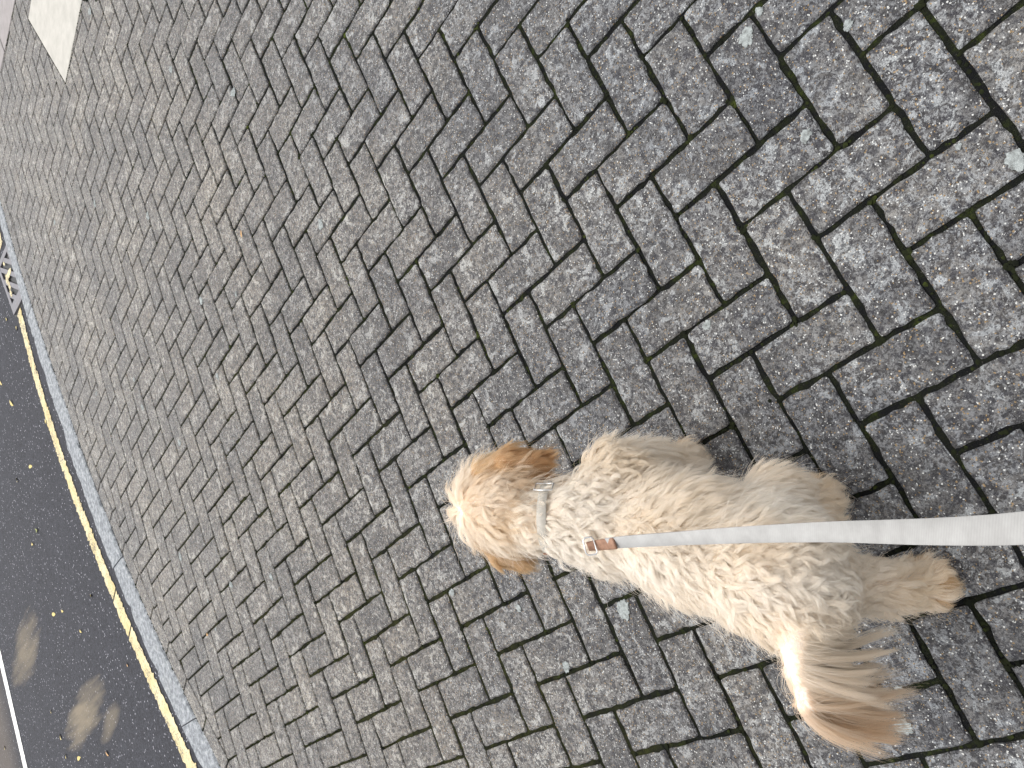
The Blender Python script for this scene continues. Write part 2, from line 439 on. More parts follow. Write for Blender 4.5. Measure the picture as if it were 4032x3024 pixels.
cut1, cut2 = grow(list(SLAB1), 0.004), [grow(list(s), 0.004) for s in SLAB2]
for X in range(-62, 20):
    for Y in range(-56, 26):
        k = (X - Y) % 4
        if k == 0: cells = ((X, Y), (X + 2, Y), (X + 2, Y + 1), (X, Y + 1))
        elif k == 2: cells = ((X, Y - 1), (X + 1, Y - 1), (X + 1, Y + 1), (X, Y + 1))
        else: continue
        rough = project(np.array([[X * 0.1, -Y * 0.1, 0.0]]))[0]
        if rough[2] < 0.1 or not (-800 < rough[0] < 5000 and -700 < rough[1] < 3700): continue
        poly = [lattice(*q) for q in cells][::-1]       # counter-clockwise
        poly = grow(poly, -GAP)
        c = np.mean(poly, 0)
        full = True
        kb = back_pt(c[1], 0.112)
        e = back_pt(c[1] + 0.05, 0.112) - back_pt(c[1] - 0.05, 0.112); e /= np.hypot(*e)
        kn = np.array([e[1], -e[0]])
        if min((p - kb) @ kn for p in poly) < 0:
            poly = clip(poly, kb, kn); full = False
            if area(poly) < 6e-4: continue
        if c[0] > -2.5 and max((p - EDGE_P) @ EDGE_N for p in poly) > -0.004:
            poly = clip(poly, EDGE_P - EDGE_N * 0.004, -EDGE_N); full = False
            if area(poly) < 6e-4: continue
        polys = [poly]
        for cu in [cut1] + cut2:
            nxt = []
            cc = np.mean(cu, 0)
            for pl in polys:
                if np.linalg.norm(np.mean(pl, 0) - cc) > 0.75: nxt.append(pl); continue
                if any(all(((q - cu[i])[0] * (cu[(i + 1) % 4] - cu[i])[1] - (q - cu[i])[1] * (cu[(i + 1) % 4] - cu[i])[0]) >= 0 for q in pl) for i in range(4)):
                    nxt.append(pl)
                else:
                    full = False; nxt += subtract(pl, cu)
            polys = nxt
        for pl in polys: add_block(pl, full)

# stretcher course along the kerb, and along the far right edge
y = -1.0
while y < 4.2:
    ya, yb = y + GAP, y + 0.196
    poly = [back_pt(ya, 0.010), back_pt(ya, 0.105), back_pt(yb, 0.105), back_pt(yb, 0.010)]
    add_block(poly, False)
    y += 0.2
e = np.array([0.7071, -0.7071])
for k in range(-1, 22):
    a = EDGE_P + e * (0.2 * k)
    poly = [a + e * 0.004 + EDGE_N * 0.004, a + e * 0.196 + EDGE_N * 0.004, a + e * 0.196 + EDGE_N * 0.098, a + e * 0.004 + EDGE_N * 0.098]
    if (a - SLAB1[1]) @ ux < -0.01: continue
    add_block(poly, False)

blocks.sort(key=lambda b: -b['seen'])
near, far = blocks[:300], blocks[300:]

# shared meshes for whole blocks
variants = []
for k in range(20):
    L, Wd = 0.2 - 2 * GAP, 0.1 - 2 * GAP
    base = [np.array(q) for q in ((-L / 2, -Wd / 2), (L / 2, -Wd / 2), (L / 2, Wd / 2), (-L / 2, Wd / 2))]
    V, F = block(rough_outline(base, 5.0, 0.0055, 0.0014), 0.0, 0.0036)
    me = bpy.data.meshes.new('brick')
    me.from_pydata(V, [], F)
    me.materials.append(pave_mat)
    variants.append(me)
for b in near:
    zt = rng.normal(0, 0.0009 if b['size'] > 9000 else 0.0004)
    if b['full']:
        p = b['poly']
        l0 = (p[1] - p[0] + p[2] - p[3]) / 2
        l1 = (p[3] - p[0] + p[2] - p[1]) / 2
        if np.hypot(*l0) < np.hypot(*l1): l0, l1 = l1, -l0
        o = bpy.data.objects.new('brick', variants[rng.integers(len(variants))])
        o.location = (b['c'][0], b['c'][1], zt)
        o.rotation_euler = (rng.normal(0, 0.004), rng.normal(0, 0.004), math.atan2(l0[1], l0[0]) + (math.pi if rng.random() < 0.5 else 0))
        o.scale = (np.hypot(*l0) / (0.2 - 2 * GAP), np.hypot(*l1) / (0.1 - 2 * GAP), 1)
        link(o, pavement)
    else:
        q = [p - b['c'] for p in b['poly']]
        V, F = block(rough_outline(q, 1.5, 0.004, 0.0008), 0.0)
        o = mesh_obj('brick', V, F, pave_mat, pavement)
        o.location = (b['c'][0], b['c'][1], zt)
# the small far blocks, joined
FV, FF, FT = [], [], []
for b in far:
    p = b['poly']
    V, F = block(p, rng.normal(0, 0.0004), 0.003)
    o = len(FV)
    FV += V
    FF += [tuple(o + i for i in f) for f in F]
    FT += [rng.random()] * len(F)
fo = mesh_obj('brick_paving', FV, FF, pave_mat_far, pavement)
at = fo.data.attributes.new('tone', 'FLOAT', 'FACE')
at.data.foreach_set('value', np.array(FT, dtype=np.float32))
tag(fo, kind='stuff')

# ------------------------------------------------------------------ slabs
t = NT('pale_slab')
c = t.ramp(t.noise(14, 6, 0.6), (0.3, (0.36, 0.345, 0.31)), (0.7, (0.46, 0.44, 0.40)))
c = t.mix(t.ramp(t.noise(220, 2), (0.68, 0.0), (0.75, 0.35)), c, (0.2, 0.19, 0.17))
t.principled(c, 0.8, t.bump(t.noise(300, 3), 0.3, 0.001), 0.35)
pale = t.m
t = NT('pinkish_slab')
c = t.ramp(t.noise(16, 6, 0.6), (0.3, (0.23, 0.21, 0.205)), (0.7, (0.30, 0.275, 0.27)))
t.principled(c, 0.8, t.bump(t.noise(300, 3), 0.3, 0.001), 0.35)
pink = t.m
for sl, m_, lab in ((SLAB1, pale, 'pale cream slab'), (SLAB2[0], pink, None), (SLAB2[1], pink, None)):
    V, F = block([np.array(q) for q in grow(list(sl), -0.003)], 0.002, 0.003, 0.045)
    o = mesh_obj('slab', V, F, m_, pavement)
    if lab: o['label'] = lab

# ------------------------------------------------------------------ moss clumps in the joints
def lumps(points, radii, squash=0.6):
    oct_ = np.array([(1, 0, 0), (0.3, 0.95, 0), (-0.8, 0.6, 0), (-0.8, -0.6, 0), (0.3, -0.95, 0), (0, 0, 1)])
    tri = [(0, 1, 5), (1, 2, 5), (2, 3, 5), (3, 4, 5), (4, 0, 5)]
    V, F = [], []
    for (x, y, z), r in zip(points, radii):
        a = rng.uniform(0, 6.28)
        ca, sa = math.cos(a), math.sin(a)
        q = oct_ * rng.uniform(0.7, 1.3, (6, 1)) * r
        o = len(V)
        for vx, vy, vz in q:
            V.append((x + ca * vx - sa * vy, y + sa * vx + ca * vy, z + vz * squash))
        F += [(o + a_, o + b_, o + c_) for a_, b_, c_ in tri]
    return V, F
t = NT('moss')
c = t.ramp(t.noise(18, 4, 0.7), (0.40, (0.007, 0.008, 0.0055)), (0.56, (0.014, 0.017, 0.007)), (0.68, (0.038, 0.048, 0.010)), (0.82, (0.10, 0.125, 0.022)))
t.principled(c, 0.95, None, 0.1)
moss = t.m
pts, rad = [], []
moss_field = lambda c: 0.5 + 0.5 * math.sin(5.1 * c[0] + 1.7) * math.sin(4.3 * c[1] - 0.6) + 0.25 * math.sin(17 * c[0]) * math.sin(13 * c[1])
for b in blocks:
    p = grow(b['poly'], GAP)
    d = moss_field(b['c'])
    kb = (b['c'] - back_pt(b['c'][1]))[0]
    dens = (3 + 13 * max(0, d - 0.35)) * (1.5 if kb < 0.5 else 1.0)
    for i in range(len(p)):
        a, q = p[i], p[(i + 1) % len(p)]
        n = rng.poisson(dens * np.linalg.norm(q - a) / 0.1 * 0.55)
        for k in range(n):
            s = rng.random()
            w = a + (q - a) * s + rng.normal(0, 0.0012, 2)
            pts.append((w[0], w[1], -0.0065 + rng.uniform(0, 0.0025))); rad.append(rng.uniform(0.0022, 0.0048))
        if rng.random() < 0.20:                     # cushions where joints meet
            for k in range(rng.integers(3, 9)):
                w = a + rng.normal(0, 0.005, 2)
                pts.append((w[0], w[1], -0.005 + rng.uniform(0, 0.003))); rad.append(rng.uniform(0.003, 0.0058))
# thicker along the slab, the far right edge and the back of the kerb
def seam(a, b, n, spread, r, top=-0.006):
    for k in range(n):
        w = np.array(a) + (np.array(b) - np.array(a)) * rng.random() + rng.normal(0, spread, 2)
        pts.append((w[0], w[1], top + rng.uniform(0, 0.004))); rad.append(rng.uniform(0.5, 1.2) * r)
seam(SLAB1[0], SLAB1[1], 260, 0.005, 0.006)
seam(SLAB1[0], SLAB1[3], 200, 0.006, 0.006)
seam(SLAB2[0][0], SLAB2[0][1], 120, 0.005, 0.006)
seam(SLAB2[1][0], SLAB2[1][1], 120, 0.005, 0.006)
seam(EDGE_P + e * 0.36, EDGE_P + e * 1.2, 1300, 0.012, 0.009, -0.003)
seam(EDGE_P + e * 0.3 - EDGE_N * 0.10, EDGE_P + e * 1.7 - EDGE_N * 0.10, 700, 0.055, 0.0055, -0.010)
for yy in np.arange(-0.7, 4.0, 0.02):
    n = rng.poisson(2.5 + 7 * (yy > 1.7) * (0.5 + 0.5 * math.sin(yy * 9)))
    for k in range(n):
        w = back_pt(yy + rng.uniform(0, 0.02), 0.004 + abs(rng.normal(0, 0.010)))
        pts.append((w[0], w[1], -0.006 + rng.uniform(0, 0.005))); rad.append(rng.uniform(0.003, 0.008))
V, F = lumps(pts, rad)
mo = mesh_obj('moss', V, F, moss, smooth=True)
tag(mo, 'green and black moss growing in the joints of the brick paving', 'moss', kind='stuff')

# ------------------------------------------------------------------ lichen
t = NT('lichen')
c = t.ramp(t.noise(120, 5, 0.7), (0.3, (0.13, 0.135, 0.13)), (0.5, (0.27, 0.29, 0.285)), (0.7, (0.40, 0.43, 0.42)))
t.principled(c, 0.95, t.bump(t.noise(500, 3), 0.8, 0.002), 0.1)
lich_mat = t.m
def lichen(u, v, r, ring=False):
    c = px(u, v)
    n = 44
    ph = rng.uniform(0, 6.28, 5)
    outline = []
    for i in range(n):
        a = 2 * math.pi * i / n
        outline.append(r * (1 + 0.15 * math.sin(2 * a + ph[0]) + 0.10 * math.sin(3 * a + ph[1]) + 0.08 * math.sin(7 * a + ph[2]) + 0.07 * math.sin(12 * a + ph[3]) + rng.uniform(-0.09, 0.09)) * np.array([math.cos(a), math.sin(a)]))
    V, F = [], []
    prof = ((1.0, 0.0001), (0.95, 0.0006), (0.75, 0.0008), (0.45, 0.0005), (0.15, 0.0007)) if not ring else ((1.0, 0.0001), (0.95, 0.0008), (0.78, 0.0008), (0.66, 0.0))
    for s, z in prof:
        V += [(o[0] * s * rng.uniform(0.95, 1.05), o[1] * s * rng.uniform(0.95, 1.05), z + rng.uniform(0, 0.0003)) for o in outline]
    for k in range(len(prof) - 1):
        for i in range(n):
            j = (i + 1) % n
            F.append((k * n + i, k * n + j, (k + 1) * n + j, (k + 1) * n + i))
    if not ring:
        F.append(tuple((len(prof) - 1) * n + i for i in range(n)))
    o = mesh_obj('lichen_patch', V, F, lich_mat, pavement, smooth=True)
    o.location = (c[0], c[1], 0.0016)
for u, v, r, ring in ((2940, 146, .0165, 0), (2992, 44, .008, 0), (3174, 535, .011, 0), (4000, 632, .015, 0), (3776, 577, .005, 0), (3340, 100, .009, 0),
                      (3557, 2861, .0145, 0), (3540, 2716, .008, 0), (2456, 2399, .026, 1), (2448, 2392, .012, 0), (1781, 2332, .011, 0), (2043, 2393, .010, 0), (2231, 2624, .013, 0),
                      (857, 1482, .014, 0), (793, 1184, .020, 1), (708, 1743, .020, 1), (562, 1604, .016, 0), (380, 1549, .012, 0), (529, 1494, .013, 0), (930, 1157, .009, 0),
                      (711, 2192, .018, 0), (1069, 2271, .014, 0), (911, 2302, .015, 0), (820, 2365, .009, 0), (851, 2478, .008, 0),
                      (1264, 884, .016, 0), (374, 802, .018, 0), (583, 851, .018, 0), (216, 875, .018, 0), (674, 273, .016, 0), (920, 365, .018, 0), (355, 45, .02, 0), (2785, 1281, .010, 0)):
    lichen(u, v, r * (0.72 if ring else 0.9), False)

# ------------------------------------------------------------------ kerb
t = NT('granite_kerb')
c = t.ramp(t.noise(40, 6, 0.65), (0.38, (0.12, 0.13, 0.145)), (0.52, (0.24, 0.255, 0.27)), (0.66, (0.37, 0.385, 0.395)))
c = t.mix(t.ramp(t.noise(90, 4, 0.65), (0.54, 0.0), (0.64, 0.7)), c, (0.11, 0.115, 0.13))
c = t.mix(t.ramp(t.noise(5, 4), (0.6, 0.0), (0.75, 0.35)), c, (0.23, 0.235, 0.22))
t.principled(c, 0.7, t.bump(t.noise(130, 4), 0.8, 0.004), 0.4)
kerb_mat = t.m
kerb = bpy.data.objects.new('kerb', None)
kerb.location = (-3.9, 1.2, -0.06)
link(kerb); tag(kerb, kind='structure')
ROAD_Z = -0.06
cuts = [-3.98, -3.07, -2.15, -1.24, -0.33, 0.585, 1.50, 2.415, 3.33, 4.24, 5.15]
for ya, yb in zip(cuts[:-1], cuts[1:]):
    V, F, m = [], [], 22
    for k in range(m + 1):
        yy = ya + 0.0025 + (yb - ya - 0.005) * k / m
        xb, xf = curve_x(PB, yy) + 0.002, front_x(yy)
        j1, j2 = rng.normal(0, 0.007), rng.normal(0, 0.004)
        for x, z in ((xb + 0.004, -0.13), (xb + j2, -0.004), (xb - 0.012, 0.003), (xf + 0.016 + j1, 0.003), (xf + 0.004 + j1, -0.004), (xf + j1, -0.016), (xf - 0.012 + j1, -0.13)):
            V.append((x + 3.9, yy - 1.2, z + 0.06))
    n = 7
    for k in range(m):
        for i in range(n - 1):
            a = k * n + i
            F.append((a, a + n, a + n + 1, a + 1))
    F.append(tuple(range(n))); F.append(tuple(m * n + i for i in range(n))[::-1])
    o = mesh_obj('kerb_stone', V, F, kerb_mat, kerb)
    o.location = (0, 0, rng.normal(0, 0.002))

# ------------------------------------------------------------------ road
t = NT('asphalt')
base = t.ramp(t.noise(55, 5, 0.65), (0.3, (0.021, 0.0215, 0.027)), (0.7, (0.046, 0.047, 0.056)))
base = t.mix(t.ramp(t.noise(2.2, 5, 0.6), (0.4, 0.0), (0.65, 0.5)), base, (0.022, 0.0225, 0.028))
base = t.mix(t.ramp(t.noise(28, 6, 0.7), (0.48, 0.0), (0.62, 0.8)), base, (0.016, 0.016, 0.021))
v = t.voro(150)
g = t.sep(v.outputs['Color'])
base = t.mix(t.ramp(g[0], (0.88, 0.0), (0.90, 0.45), interp='CONSTANT'), base, (0.10, 0.10, 0.11))
base = t.mix(t.ramp(g[1], (0.0, 0.8), (0.22, 0.8), (0.24, 0.0), interp='CONSTANT'), base, (0.010, 0.010, 0.013))
base = t.mix(t.ramp(g[2], (0.985, 0.0), (0.986, 0.9), interp='CONSTANT'), base, (0.45, 0.45, 0.47))
xyz = t.sep(t.pos())
rotm = t.new('ShaderNodeMapping'); t.put(rotm.inputs['Vector'], t.pos())
rotm.inputs['Rotation'].default_value = (0, 0, 0.03); rotm.inputs['Scale'].default_value = (1.6, 13.0, 1.0)
streak = t.noise(1.0, 5, 0.6, vec=rotm.outputs[0])
def patch(ua, ub, us, amount):
    """sandy streak from pixel ua to pixel ub, as wide as pixel us is off its axis"""
    A, B, Sd = px(*ua, -0.06)[:2], px(*ub, -0.06)[:2], px(*us, -0.06)[:2]
    cx, cy = (A + B) / 2
    d = B - A; rx = np.linalg.norm(d) / 2; d = d / (2 * rx)
    ry = abs((Sd - A) @ np.array([-d[1], d[0]]))
    dx = t.math('SUBTRACT', xyz[0], float(cx)); dy = t.math('SUBTRACT', xyz[1], float(cy))
    u_ = t.math('ADD', t.math('MULTIPLY', dx, float(d[0] / rx)), t.math('MULTIPLY', dy, float(d[1] / rx)))
    v_ = t.math('ADD', t.math('MULTIPLY', dx, float(-d[1] / ry)), t.math('MULTIPLY', dy, float(d[0] / ry)))
    r2 = t.math('ADD', t.math('MULTIPLY', u_, u_), t.math('MULTIPLY', v_, v_))
    f = t.math('ADD', r2, t.math('MULTIPLY', t.math('SUBTRACT', streak, 0.5), 2.2))
    return t.math('MULTIPLY', t.ramp(f, (0.0, 1.0), (1.1, 0.0)), amount)
sand = (0.25, 0.205, 0.135)
base = t.mix(patch((52, 2690), (150, 2430), (150, 2610), 0.62), base, sand)
base = t.mix(patch((262, 2925), (410, 2690), (395, 2855), 0.80), base, sand)
base = t.mix(patch((400, 2930), (470, 2760), (470, 2850), 0.45), base, sand)
base = t.mix(t.math('MULTIPLY', t.ramp(t.math('MULTIPLY', t.math('SUBTRACT', -7.75, xyz[0]), 1.6), (0.0, 0.0), (1.0, 1.0)), 0.6), base, (0.14, 0.115, 0.09))
base = t.mix(1.0, base, (0.95, 0.95, 1.0), 'MULTIPLY')
nrm = t.bump(t.math('ADD', t.noise(160, 4, 0.6), t.math('MULTIPLY', v.outputs['Distance'], -0.7)), 0.9, 0.004)
t.principled(base, 0.8, nrm, 0.28)
rv, rf = [], []
ys = np.linspace(-4.0, 5.2, 47)
for y in ys:
    xk = front_x(y) + 0.006
    for x in np.concatenate([[xk], np.linspace(xk - 0.3, -22.0, 24)]):
        rv.append((x, y, ROAD_Z))
w = 25
for j in range(len(ys) - 1):
    for i in range(w - 1):
        a = j * w + i
        rf.append((a, a + w, a + w + 1, a + 1))
tag(mesh_obj('road', rv, rf, t.m), kind='structure')

# painted lines
def paint_mat(name, c0, c1, wear):
    t = NT(name)
    col = t.ramp(t.noise(9, 5, 0.7), (0.35, c0), (0.65, c1))
    n = t.math('ADD', t.math('MULTIPLY', t.noise(120, 4, 0.7), 0.7), t.math('MULTIPLY', t.noise(12, 4, 0.6), 0.3))
    col = t.mix(t.ramp(n, (wear, 1.0), (wear + 0.03, 0.0)), col, (0.07, 0.068, 0.07))
    return t.principled(col, 0.6, t.bump(t.noise(170, 4), 0.8, 0.003), 0.4)
yellow = paint_mat('yellow_paint', (0.50, 0.39, 0.16), (0.66, 0.57, 0.35), 0.43)
white = paint_mat('white_paint', (0.72, 0.71, 0.68), (0.82, 0.81, 0.79), 0.36)
def ribbon(name, centre, width, mat, ragged, gaps=()):
    V, F = [], []
    ss = np.arange(-3.5, 5.0, 0.012)
    for s in ss:
        x, dx = centre(s)
        wl, wr = width / 2 + rng.normal(0, ragged), width / 2 + rng.normal(0, ragged)
        V += [(x - wl * dx[0], s - wl * dx[1], ROAD_Z + 0.004), (x + wr * dx[0], s + wr * dx[1], ROAD_Z + 0.004)]
    for k in range(len(ss) - 1):
        if any(a < ss[k] < b for a, b in gaps): continue
        F.append((2 * k, 2 * k + 1, 2 * k + 3, 2 * k + 2))
    return tag(mesh_obj(name, V, F, mat), kind='structure')
YI = np.array([(-4.278, .919), (-4.117, .515), (-3.997, .267), (-3.908, .041), (-3.781, -.297), (-3.613, -.526), (-4.58, 2.40), (-4.57, 2.60)])
PY = np.polyfit(YI[:, 1], YI[:, 0] - 0.048, 3)
def yellow_c(s):
    q = max(-0.6, min(2.6, s))
    d = np.polyval(np.polyder(PY), q)
    n = np.array([1.0, -d]) / math.hypot(1, d)
    return float(np.polyval(PY, q)) + (s - q) * (0.75 if s < 0 else -0.05), n
ribbon('yellow_line', yellow_c, 0.106, yellow, 0.0075, gaps=((0.262, 0.274), (0.505, 0.516), (2.70, 3.26)))
def white_c(s):
    q = max(-0.2, min(1.4, s))
    return -7.65 - 0.1 * (s - 0.1), np.array([1.0, 0.1])
ribbon('white_line', white_c, 0.16, white, 0.003)

# ------------------------------------------------------------------ gully grate
t = NT('cast_iron')
c = t.ramp(t.noise(60, 5, 0.6), (0.3, (0.10, 0.095, 0.105)), (0.7, (0.165, 0.155, 0.17)))
c = t.mix(t.ramp(t.noise(18, 4), (0.6, 0.0), (0.75, 0.5)), c, (0.15, 0.09, 0.055))
t.principled(c, 0.5, t.bump(t.noise(250, 3), 0.4, 0.001), 0.5, 0.35)
iron = t.m
t = NT('pit_shade_black'); t.principled((0.008, 0.008, 0.009), 0.6); pit_shade_mat = t.m
grate = bpy.data.objects.new('gully_grate', None)
G0 = np.array([-4.728, 2.735])
ga = np.array([0.985, -0.17]); ga /= np.linalg.norm(ga)
gb = np.array([-ga[1], ga[0]]) ; gb = np.array([-0.235, 0.972]); gb /= np.linalg.norm(gb)
GA, GB = 0.36, 0.50
grate.location = (G0[0], G0[1], ROAD_Z)
link(grate)
tag(grate, 'rusty grey cast iron gully grate with slanting slots beside the kerb', 'drain grate')
gp = lambda a, b: ga * a + gb * b
def prism(name, poly, z0, z1, mat, parent):
    n = len(poly)
    V = [(p[0], p[1], z1) for p in poly] + [(p[0], p[1], z0) for p in poly]
    F = [tuple(range(n)), tuple(range(2 * n - 1, n - 1, -1))] + [(i, n + i, n + (i + 1) % n, (i + 1) % n) for i in range(n)]
    return mesh_obj(name, V, F, mat, parent)
prism('pit_shade', [gp(-.02, -.02), gp(GA + .012, -.02), gp(GA + .012, GB + .02), gp(-.02, GB + .02)], 0.0005, 0.002, pit_shade_mat, grate)  # thin black plate over the road, painting the shade of the hollow below
fw, fb = 0.045, 0.085
for q in (((0, 0), (GA, 0), (GA, fb), (0, fb)), ((0, GB - fw), (GA, GB - fw), (GA, GB), (0, GB)),
          ((0, fb + .001), (fw, fb + .001), (fw, GB - fw - .001), (0, GB - fw - .001)), ((GA - fw, fb + .001), (GA, fb + .001), (GA, GB - fw - .001), (GA - fw, GB - fw - .001))):
    prism('frame_rail', [gp(*p) for p in q], 0.003, 0.014, iron, grate)
bd = np.array([0.77, -0.64]); bd /= np.linalg.norm(bd)
bn = np.array([-bd[1], bd[0]])
inner = [gp(fw + .001, fb + .001), gp(GA - fw - .001, fb + .001), gp(GA - fw - .001, GB - fw - .001), gp(fw + .001, GB - fw - .001)]
k = -0.2
while k < 0.9:
    poly = clip(clip(inner, bn * k, bn), bn * (k + 0.034), -bn)
    if abs(area(poly)) > 2e-4:
        prism('bar', poly, 0.003, 0.013, iron, grate)
    k += 0.078
for (a, b, lx, ly, h_) in ((.12, .26, .030, .075, .0146), (.19, .30, .075, .026, .0152), (.10, .155, .022, .034, .0146), (.17, .42, .018, .020, .0146)):
    c = gp(a, b); n = 24
    PV = []
    for i in range(n):
        an = 6.283 * i / n
        rr = rng.uniform(0.75, 1.2)
        q = c + ga * (lx * rr * math.cos(an)) + gb * (ly * rr * math.sin(an))
        PV.append((q[0], q[1], h_))
    o = mesh_obj('paint_splash', PV + [(p[0], p[1], h_ - .0012) for p in PV], [tuple(range(n))] + [(i, n + i, n + (i + 1) % n, (i + 1) % n) for i in range(n)], yellow, grate)
    o['label'] = 'blob of yellow line paint on the bars'

# ------------------------------------------------------------------ fallen leaves
def leaf_mat(name, col):
    t = NT(name)
    c = t.mix(t.ramp(t.noise(90, 3), (0.4, 0.0), (0.7, 0.6)), col, tuple(x * 0.7 for x in col))
    return t.principled(c, 0.6, None, 0.3)
leaf_y, leaf_o, leaf_g = leaf_mat('yellow_leaf', (0.62, 0.50, 0.18)), leaf_mat('orange_leaf', (0.48, 0.27, 0.10)), leaf_mat('green_leaf', (0.20, 0.22, 0.05))
def leaf_mesh(mat, fold, curl):
    V, F = [], []
    n = 7
    for i in range(n):
        s = i / (n - 1)
        w = 0.21 * math.sin(math.pi * s ** 0.8) ** 0.8 + 0.004
        z = curl * 4 * s * (1 - s)
        V += [(s - 0.5, -w, z + fold * w), (s - 0.5, 0, z), (s - 0.5, w, z + fold * w)]
    for i in range(n - 1):
        a = 3 * i
        F += [(a, a + 3, a + 4, a + 1), (a + 1, a + 4, a + 5, a + 2)]
    V += [(-0.5, 0.0, 0.0), (-0.72, 0.025, 0.02), (-0.72, 0.045, 0.02), (-0.5, 0.02, 0.0)]
    F.append((len(V) - 4, len(V) - 3, len(V) - 2, len(V) - 1))
    me = bpy.data.meshes.new('leaf')
    me.from_pydata(V, [], F); me.materials.append(mat)
    me.polygons.foreach_set('use_smooth', [True] * len(me.polygons))
    return me
LM = {k: [leaf_mesh(m, f, c) for f, c in ((0.2, 0.02), (0.3, 0.04), (0.1, 0.06))] for k, m in (('y', leaf_y), ('o', leaf_o), ('g', leaf_g))}
def leaf(u, v, z, size, ang, kind, label, group=None):
    c = px(u, v, z)
    o = bpy.data.objects.new('fallen_leaf', LM[kind][rng.integers(3)])
    o.location = (c[0], c[1], z + 0.003)
    o.scale = (size, size, size)
    o.rotation_euler = (rng.normal(0, 0.12), rng.normal(0, 0.12), ang)
    link(o)
    tag(o, label, 'leaf', group)
LG = 'small yellow leaves on the road'
leaf(819, 2496, 0.002, 0.030, 2.6, 'o', 'orange leaf on the bricks at the lower left near the kerb')
leaf(954, 920, 0.002, 0.028, 1.2, 'o', 'pale orange leaf on the bricks in the middle of the pavement')
leaf(146, 2088, ROAD_Z + .001, 0.075, 2.9, 'g', 'olive green leaf on the dark road, left of the yellow line')
leaf(423, 2964, ROAD_Z + .001, 0.060, 2.4, 'o', 'orange leaf on the road below the sandy patch')
leaf(503, 2617, ROAD_Z + .001, 0.040, 2.6, 'o', 'small orange leaf on the road beside the yellow line')
for u, v, s, lab in ((129, 2141, .05, 'yellow leaf on the road just below the olive green leaf'),
        (360, 2344, .045, 'yellow leaf on the asphalt closest to the gaps in the yellow line'),
        (247, 2405, .045, 'smaller upper one of the close pair of yellow leaves on the road'),
        (213, 2418, .065, 'larger lower one of the close pair of yellow leaves on the road'),
        (319, 2483, .042, 'pale yellow leaf on the road below the close pair of leaves'),
        (202, 2800, .04, 'small yellow leaf on the road between the two sandy patches'),
        (240, 2900, .065, 'yellow leaf lying at the left rim of the lower sandy patch'),
        (313, 2985, .065, 'large yellow leaf on the road at the bottom edge of the photo'),
        (261, 2976, .045, 'small yellow leaf just left of the large one at the bottom edge'),
        (20, 2943, .06, 'yellow leaf on the brown asphalt beyond the white line'),
        (5, 1506, .06, 'yellow leaf on the road at the very left edge of the photo'),
        (47, 1585, .075, 'long yellow leaf on dark asphalt near the left edge, above the other road leaves'),
        (67, 1294, .05, 'yellow leaf on the road right below the tip of the grate'),
        (27, 1257, .055, 'yellow leaf on the road left of the tip of the grate'),
        (182, 1661, .055, 'yellow leaf touching the outer edge of the yellow line'),
        (122, 1837, .06, 'yellow leaf alone on the road, midway along the left side'),
        (68, 1889, .06, 'yellow leaf on the road below and left of the midway one')):
    leaf(u, v, ROAD_Z + .001, s, rng.uniform(1.9, 3.4), 'y', lab, LG)

# ------------------------------------------------------------------ dog
DO = np.array([-0.14, -0.57])
DF = np.array([-0.7193, 0.6947])
dog_rot = math.atan2(DF[1], DF[0])
def dl(p):                      # (forward, right, up) -> local coordinates of the dog
    return np.array([p[0], -p[1], p[2]])
PR = []                         # tapered capsules: a, ra, b, rb, region
def cap(a, ra, b, rb, reg, k=0.03): PR.append((dl(a), ra, dl(b), rb, reg, k))
cap((.200, -.058, .250), .086, (.05, -.035, .262), .083, 0)
cap((.05, -.040, .262), .086, (-.075, -.022, .268), .084, 0)
cap((-.075, -.030, .270), .078, (-.105, -.045, .272), .068, 0)
cap((.205, -.058, .200), .070, (.11, -.040, .215), .064, 0)
cap((.240, -.006, .240), .052, (.225, -.002, .170), .040, 0)          # right shoulder
cap((.225, .000, .170), .036, (.200, .006, .105), .024, 1, .02)     # right fore leg, lifted
cap((.200, .006, .105), .023, (.215, .002, .060), .020, 1, .015)
cap((.215, .002, .060), .020, (.228, .000, .045), .022, 2, .012)
cap((.220, -.110, .20), .048, (.230, -.110, .110), .028, 1, .02)    # left fore leg
cap((.230, -.110, .110), .026, (.255, -.112, .030), .023, 1, .015)
cap((.255, -.112, .026), .024, (.282, -.114, .022), .022, 2, .012)
cap((-.030, .016, .232), .050, (-.002, .030, .165), .040, 0)        # right thigh
cap((-.002, .030, .165), .036, (-.045, .022, .095), .024, 1, .02)
cap((-.045, .022, .095), .023, (-.030, .014, .030), .020, 1, .015)
cap((-.030, .014, .026), .021, (-.005, .014, .022), .020, 2, .012)
cap((-.080, -.050, .235), .062, (-.105, -.062, .165), .042, 0)      # left thigh, leg stretched back
cap((-.105, -.062, .165), .040, (-.178, -.055, .105), .026, 1, .02)
cap((-.178, -.055, .105), .025, (-.214, -.050, .040), .022, 1, .015)
cap((-.216, -.050, .034), .025, (-.204, -.050, .024), .025, 2, .012)
cap((.225, -.062, .290), .066, (.320, -.083, .345), .050, 3)        # neck
cap((.375, -.090, .350), .062, (.425, -.100, .352), .058, 4, .02)   # skull
cap((.440, -.106, .330), .042, (.490, -.121, .300), .030, 4, .02)   # muzzle
EAR_R = [(.425, -.038, .375), (.392, -.010, .352), (.352, .002, .326)]
EAR_L = [(.410, -.152, .370), (.400, -.187, .335), (.390, -.215, .297)]
for E_, rg in ((EAR_R, 5), (EAR_L, 6)):
    cap(E_[0], .016, E_[1], .019, rg, .012)
    cap(E_[1], .019, E_[2], .013, rg, .008)
